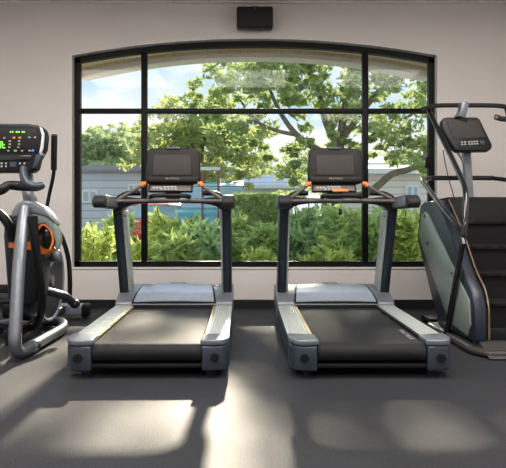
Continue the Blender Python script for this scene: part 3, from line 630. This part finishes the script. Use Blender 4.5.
def leaf_cloud(b, c, rad, n, size, rng, elong=1.6, droop=.2, shell=.0):
    for _ in range(n):
        while True:
            d = V((rng.uniform(-1, 1), rng.uniform(-1, 1), rng.uniform(-1, 1)))
            if shell < d.length < 1: break
        p = c+V((d.x*rad[0], d.y*rad[1], d.z*rad[2]))
        leaf(b, p, size*rng.uniform(.6, 1.3), rng, elong, droop)
def leaf(b, p, s, rng, elong=1.6, droop=.2, dirv=None):
    if dirv is None: dirv = V((rng.gauss(0, 1), rng.gauss(0, 1), rng.gauss(-droop, .8))).normalized()
    side = dirv.cross(V((rng.gauss(0, 1), rng.gauss(0, 1), rng.gauss(0, 1)))).normalized(); up = dirv.cross(side)
    L_ = s*elong*.5; w_ = s*.32
    v = [b.verts.new(p-dirv*L_), b.verts.new(p-dirv*L_*.1+side*w_+up*w_*.35), b.verts.new(p+dirv*L_), b.verts.new(p-dirv*L_*.1-side*w_+up*w_*.35)]
    b.faces.new((v[0], v[1], v[2])); b.faces.new((v[0], v[2], v[3]))
def tree(name, label, cat, base, limbs, clumps, lm, leaf_s, seed, dens=1.0, group=None, elong=1.6):
    rng = random.Random(seed); t = thing(name, label, cat, base, 0, group); B = V(base)
    for nm, pts, rs in limbs:
        obj(nm, MB().tube(cr([V(p)-B for p in pts], 5), 0, 9, rs), M['bark'], t)
    b = bmesh.new()
    for (c, rad, n) in clumps:
        # each clump is several twig tufts so that gaps stay between them
        k = max(2, int(n/20))
        for _ in range(k):
            d = V((rng.gauss(0, .5), rng.gauss(0, .5), rng.gauss(0, .5)))
            cc_ = V(c)+V((d.x*rad[0], d.y*rad[1], d.z*rad[2]))-B
            r = rng.uniform(.16, .36)*min(rad)
            leaf_cloud(b, cc_, (r*1.3, r*1.3, r*.75), int(20*dens), leaf_s, rng, elong)
    m = MB(); m.bm.free(); m.bm = b; obj('foliage', m, lm, t, False); return t
# spreading tree right of centre
def Q(px, py, Y): return tuple(P(px, py, Y))
tb_ = (X(338, 14), 14.0, GZ)
limbs = [('trunk', [tb_, Q(337, 200, 14), Q(339, 165, 14), Q(341, 135, 14), Q(345, 105, 14), Q(352, 70, 14), Q(356, 30, 14)], [.16, .14, .12, .10, .08, .06, .04]),
         ('branch', [Q(339, 165, 14), Q(318, 150, 13.8), Q(297, 135, 13.6), Q(280, 112, 13.4), Q(268, 85, 13.2)], [.11, .09, .07, .05, .03]),
         ('branch', [Q(340, 150, 14), Q(325, 120, 14.2), Q(318, 90, 14.4), Q(305, 60, 14.5), Q(300, 20, 14.5)], [.10, .08, .06, .05, .03]),
         ('branch', [Q(338, 195, 14), Q(360, 195, 13.6), Q(375, 188, 13.3), Q(392, 174, 13), Q(412, 168, 12.8), Q(430, 152, 12.6), Q(460, 130, 12.4)], [.11, .10, .085, .08, .07, .06, .04]),
         ('branch', [Q(341, 140, 14), Q(360, 115, 13.8), Q(378, 92, 13.6), Q(400, 72, 13.5), Q(425, 50, 13.4)], [.09, .07, .06, .05, .03]),
         ('branch', [Q(340, 160, 14), Q(362, 145, 14.4), Q(385, 125, 14.8), Q(405, 118, 15), Q(430, 105, 15)], [.07, .06, .05, .04, .02]),
         ('branch', [Q(297, 135, 13.6), Q(275, 130, 13.4), Q(255, 120, 13.2), Q(240, 100, 13)], [.05, .045, .035, .02])]
cl = []
rg = random.Random(3)
for (px, py, Y, rx, rz, n) in [(235, 80, 13.2, .9, .6, 420), (262, 70, 13.0, .9, .7, 460), (300, 60, 14.3, 1.2, .8, 560), (340, 60, 14, 1.2, .8, 520), (380, 65, 13.6, 1.1, .7, 480), (420, 80, 13.6, 1.0, .8, 460),
                               (225, 115, 13.2, .7, .5, 260), (255, 110, 13.2, .9, .6, 340), (290, 100, 14, 1.0, .7, 380), (320, 115, 14.6, .9, .6, 260), (375, 110, 14.6, .9, .6, 320), (410, 125, 13, 1.0, .7, 420), (430, 110, 15, 1., .8, 330),
                               (390, 148, 13.2, .8, .35, 220), (265, 150, 13.6, .7, .5, 200), (298, 160, 14, .6, .7, 240), (285, 180, 14.5, .6, .5, 200), (420, 150, 12.8, .8, .5, 260), (365, 150, 14.6, .6, .4, 120), (345, 95, 13.2, .9, .6, 300), (330, 135, 13.4, .5, .35, 120), (310, 85, 13, .8, .5, 220), (280, 65, 14, .9, .5, 240), (425, 175, 12.6, .3, .3, 60)]:
    cl.append((Q(px, py, Y), (rx, rx, rz), n))
# crown above what the window shows: it shades the window
for _ in range(330):
    x = rg.uniform(-2.3, 4.6); z = rg.uniform(4.85, 7.2)
    if rg.random() > (.05 if x < -.6 else .22 if x < .5 else .7 if x < 1.3 else .98): continue
    r_ = rg.uniform(.28, .6); cl.append(((x, 14+rg.uniform(-.9, .9), z), (r_, r_, r_*.6), rg.choice((30, 45, 60))))
tree('shade_tree', 'large spreading tree with grey branches outside behind the right treadmill', 'tree', tb_, limbs, cl, L['tree'], .125, 11, 1.6)
# lime-green tree left of centre
b0 = (X(200, 19), 19.0, GZ)
cl = [(Q(px, py, 19), (rx, rx, rz), n) for px, py, rx, rz, n in [(200, 118, 1.3, .9, 900), (175, 130, 1.2, .9, 800), (225, 128, 1.1, .9, 760), (240, 150, .9, .8, 560), (205, 150, 1.3, 1.0, 900), (170, 158, 1.1, .9, 700), (190, 172, 1.2, .6, 500), (230, 175, 1.0, .6, 450), (158, 140, .8, .8, 440), (195, 104, .7, .4, 300)]]
tree('leafy_tree', 'dense lime green tree outside behind the left treadmill screen', 'tree', b0,
     [('trunk', [b0, Q(201, 190, 19), Q(200, 165, 19), Q(203, 130, 19)], [.22, .18, .13, .06]), ('branch', [Q(200, 175, 19), Q(185, 155, 19), Q(172, 135, 19)], [.1, .08, .04]), ('branch', [Q(200, 170, 19), Q(218, 150, 19), Q(232, 130, 19)], [.1, .07, .04])], cl, L['lime'], .15, 5, 1.4)
# far trees on the left
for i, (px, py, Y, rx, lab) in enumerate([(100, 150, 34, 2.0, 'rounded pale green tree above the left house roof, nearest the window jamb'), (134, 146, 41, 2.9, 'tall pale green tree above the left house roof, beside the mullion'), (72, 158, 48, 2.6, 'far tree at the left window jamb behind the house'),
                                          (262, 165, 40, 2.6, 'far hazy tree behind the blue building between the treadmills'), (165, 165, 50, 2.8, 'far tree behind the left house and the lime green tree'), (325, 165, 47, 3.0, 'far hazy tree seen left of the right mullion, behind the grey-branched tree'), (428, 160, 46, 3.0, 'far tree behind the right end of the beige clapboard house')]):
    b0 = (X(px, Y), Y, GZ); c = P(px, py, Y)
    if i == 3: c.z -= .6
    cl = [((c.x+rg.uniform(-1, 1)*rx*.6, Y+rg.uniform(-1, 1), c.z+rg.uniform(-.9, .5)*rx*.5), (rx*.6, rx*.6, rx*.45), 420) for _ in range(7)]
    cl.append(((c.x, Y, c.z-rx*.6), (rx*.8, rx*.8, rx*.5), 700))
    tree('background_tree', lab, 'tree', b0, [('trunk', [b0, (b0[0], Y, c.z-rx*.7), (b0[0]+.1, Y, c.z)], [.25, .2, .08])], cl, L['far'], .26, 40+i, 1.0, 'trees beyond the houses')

# shrubs under the window
def shrub(label, x, y, h, r, n, lm, ls, seed, elong=2.2, stems=9, name='shrub', top_only=False):
    rng = random.Random(seed); t = thing(name, label, 'shrub', (x, y, GZ)); b = bmesh.new(); sm_ = MB()
    for i in range(stems):
        a = rng.uniform(0, 2*PI); q = rng.uniform(.2, 1)*r; hh = h*rng.uniform(.75, 1.02)*(1-.25*(q/r)**2)
        pts = cr([V((q*.25*math.cos(a), q*.25*math.sin(a), 0)), V((q*.6*math.cos(a), q*.6*math.sin(a), hh*.5)), V((q*math.cos(a), q*math.sin(a), hh))], 5)
        sm_.tube(pts, .009, 5)
        for k in range(n//stems):
            u = rng.uniform(.12, 1)**.7; p = pts[min(int(u*10), 10)]+V((rng.gauss(0, .07), rng.gauss(0, .07), rng.gauss(0, .05)))*(r/.4)
            d = V((math.cos(a)*.4+rng.gauss(0, .8), math.sin(a)*.4+rng.gauss(0, .8), rng.gauss(.35, .55))).normalized()
            leaf(b, p+d*ls*.4, ls*rng.uniform(.6, 1.25), rng, elong, 0, d)
    obj('stems', sm_, M['twig'], t); m = MB(); m.bm.free(); m.bm = b; obj('foliage', m, lm, t, False); return t
def sh(label, px, py_top, Y, rpx, n, lm, ls, seed, **k):
    return shrub(label, X(px, Y), Y, Z(py_top, Y)-GZ, rpx*Y/F, n, lm, ls, seed, **k)
sh('yellow-green shrub outside, under the left end of the window', 92, 212, 7.4, 22, 1500, L['yell'], .075, 1, stems=14)
sh('tall yellow-green shrub outside between the mullion and the left treadmill upright', 160, 206, 7.6, 18, 1000, L['yell'], .10, 2, stems=12)
sh('thin lime shrub outside, seen through the left treadmill arch at its middle', 184, 206, 7.9, 13, 500, L['yell'], .12, 3, stems=8, elong=2.6)
sh('dark broad-leaved shrub outside, seen through the left treadmill arch at right', 199, 218, 7.3, 25, 900, L['palm'], .115, 4, stems=14, elong=2.6)
sh('shrub outside right beside the left treadmill right upright', 236, 222, 7.6, 14, 500, L['shrub'], .09, 5)
sh('green bush outside in the gap between the two treadmills', 264, 212, 7.7, 20, 1300, L['shrub'], .10, 6, stems=14)
sh('grey-green broad-leaved bush outside, seen through the right treadmill arch at left', 306, 203, 7.6, 24, 1100, L['palm'], .115, 7, stems=14, elong=2.6)
sh('green bush outside, seen through the right treadmill arch beside the mullion', 344, 204, 7.7, 25, 1400, L['shrub'], .12, 8, stems=14, elong=2.4)
sh('bushy shrub outside right of the right mullion behind the treadmill upright', 380, 206, 7.7, 18, 1000, L['shrub'], .10, 9)
sh('yellow-green shrub outside beside the stair climber shroud', 408, 204, 7.6, 24, 1700, L['yell'], .085, 10, stems=14)
sh('low bright clump outside in front of the bush between the treadmills', 262, 243, 7.0, 20, 500, L['yell'], .09, 12, stems=10)
sh('low bright clump outside, under the right treadmill arch', 330, 238, 7.0, 26, 600, L['yell'], .10, 13, stems=10)
sh('low grassy clump outside at the foot of the left mullion', 140, 236, 7.1, 16, 400, L['yell'], .11, 14, stems=10, elong=3)
sh('low leafy clump outside under the left treadmill arch', 178, 232, 7.0, 20, 600, L['shrub'], .12, 15, stems=10, elong=3)
# second row behind
sh('dark shrub behind the row at the left treadmill, by the red car', 122, 208, 9.6, 18, 700, L['shrub'], .12, 16)
sh('dense dark shrub behind the row, right of the treadmill handle', 240, 206, 9.4, 14, 700, L['hedge'], .11, 17, stems=14)
sh('dense shrub in the back row behind the right treadmill', 325, 202, 10.2, 34, 1800, L['hedge'], .12, 18, stems=18)
sh('dense shrub in the back row near the right window jamb', 395, 203, 10, 36, 1900, L['hedge'], .11, 19, stems=18)
# clipped hedge
rng = random.Random(21); hb = bmesh.new(); hx0, hx1, hy, hz = X(232, 11.5), X(288, 11.5), 11.5, Z(197, 11.5)-GZ
hx = (hx0+hx1)/2
for _ in range(9000):
    f_ = rng.random(); x = rng.uniform(hx0-hx, hx1-hx); y = rng.uniform(-.45, .45); z = rng.uniform(0, hz)
    if f_ < .35: z = hz+rng.gauss(0, .02)
    elif f_ < .8: y = -.45+rng.gauss(0, .02)
    leaf(hb, V((x, y, z)), .08, rng, 1.6, 0)
t = thing('hedge', 'clipped dark green hedge outside between the two treadmills', 'hedge', (hx, hy, GZ)); m = MB(); m.bm.free(); m.bm = hb; obj('foliage', m, L['hedge'], t, False)
obj('stems', MB().box(hx0-hx+.1, hx1-hx-.1, -.3, .3, 0, hz-.12), M['twig'], t)

# houses
def house(label, x0, x1, y, zt, depth, wm, rm, roofz, over=.3, wins=(), trimz=None):
    cx_ = (x0+x1)/2; hw = (x1-x0)/2; t = thing('house', label, 'house', (cx_, y, GZ))
    obj('wall', MB().box(-hw, hw, 0, depth, 0, zt-GZ), wm, t, False)
    r = MB().prism([(-over, zt-GZ), (-over, zt-GZ+.12), (depth/2, roofz-GZ), (depth+over, zt-GZ+.12), (depth+over, zt-GZ)], 'x', -hw-over, hw+over)
    rf = obj('roof', r, rm, t, False)
    obj('fascia', MB().box(-hw-over, hw+over, -over-.03, -over, zt-GZ-.03, zt-GZ+.16), M['roofsl'] if trimz else M['trimw'], rf, False)
    for (a, b_, c, d) in wins:
        xa, xb, za, zb = X(a, y)-cx_, X(b_, y)-cx_, Z(d, y)-GZ, Z(c, y)-GZ
        f = obj('window', MB().box(xa, xb, -.06, .02, za, zb).box((xa+xb)/2-.04, (xa+xb)/2+.04, -.08, -.05, za, zb), M['trimw'], t, False)
        obj('pane', MB().box(xa+.08, xb-.08, -.07, -.05, za+.08, zb-.08), M['pane'], f, False)
    return t
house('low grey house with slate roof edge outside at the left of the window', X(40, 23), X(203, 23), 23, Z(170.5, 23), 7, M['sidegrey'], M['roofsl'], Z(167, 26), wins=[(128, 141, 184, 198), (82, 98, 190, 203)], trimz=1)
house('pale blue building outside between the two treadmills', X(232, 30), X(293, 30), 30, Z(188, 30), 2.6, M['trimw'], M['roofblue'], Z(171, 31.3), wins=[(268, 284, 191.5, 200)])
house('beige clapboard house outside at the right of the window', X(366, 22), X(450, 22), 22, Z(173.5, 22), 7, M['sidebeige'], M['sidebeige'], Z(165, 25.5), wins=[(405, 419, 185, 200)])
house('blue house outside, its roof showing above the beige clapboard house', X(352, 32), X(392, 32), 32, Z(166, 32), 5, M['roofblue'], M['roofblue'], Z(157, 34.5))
# cars
def car(label, x, y, rz, m, body_h=1.0, L_=4.2, name='car'):
    t = thing(name, label, 'car', (x, y, GZ+.016), rz)
    h = L_/2
    low = [(-h, .30), (-h+.02, .62), (-h+.25, .80), (-h*.45, .92), (h*.75, .95), (h-.05, .85), (h, .45), (h-.05, .25), (-h+.1, .22)]
    obj('body', MB().prism(low, 'x', -.85, .85, .07, 3).xf(Matrix.Rotation(PI/2, 4, 'Z')), m, t)
    cab = [(-h*.48, .90), (-h*.18, 1.40), (h*.25, 1.46), (h*.62, 1.32), (h*.80, .93)]
    cbn = obj('cabin', MB().prism(cab, 'x', -.72, .72, .06, 3).xf(Matrix.Rotation(PI/2, 4, 'Z')), M['carglass'], t)
    roof = [(-h*.16, 1.40), (h*.25, 1.475), (h*.60, 1.34), (h*.58, 1.30), (h*.25, 1.42), (-h*.14, 1.36)]
    obj('roof', MB().prism(roof, 'x', -.73, .73, .01).xf(Matrix.Rotation(PI/2, 4, 'Z')), m, t)
    for sx in (-.6, .6):
        for s2 in (-1, 1):
            wl_ = obj('wheel', MB().cyl((-sx*h*1.0, s2*.68, .32), (-sx*h, s2*.86, .32), .32), M['tyre'], t)
            obj('hubcap', MB().cyl((-sx*h*1.0, s2*.855, .32), (-sx*h, s2*.87, .32), .19), M['silver'], wl_)
    return t
car('red car outside behind the shrubs, seen through the left treadmill arch', X(160, 19.2), 19.2, PI/2+.1, M['red'])
cz = car('teal car outside with pale windows behind the left treadmill right handle', X(213, 14.6), 14.6, PI/2+.06, M['teal']); cz.scale = (1, 1, 1.27)
# sign frame
sx_ = X(210.5, 12.2); t = thing('post_frame', 'dark red metal post frame standing outside right of the left treadmill screen', 'frame', (sx_, 12.2, GZ))
hh = Z(168, 12.2)-GZ; w_ = 8*12.2/F
for s in (-1, 1): obj('post', MB().box(s*w_-.022, s*w_+.022, -.022, .022, 0, hh), M['rust'], t, False)
obj('top_rail', MB().box(-w_-.035, w_+.035, -.035, .035, hh-.05, hh+.02), M['postp'], t, False)
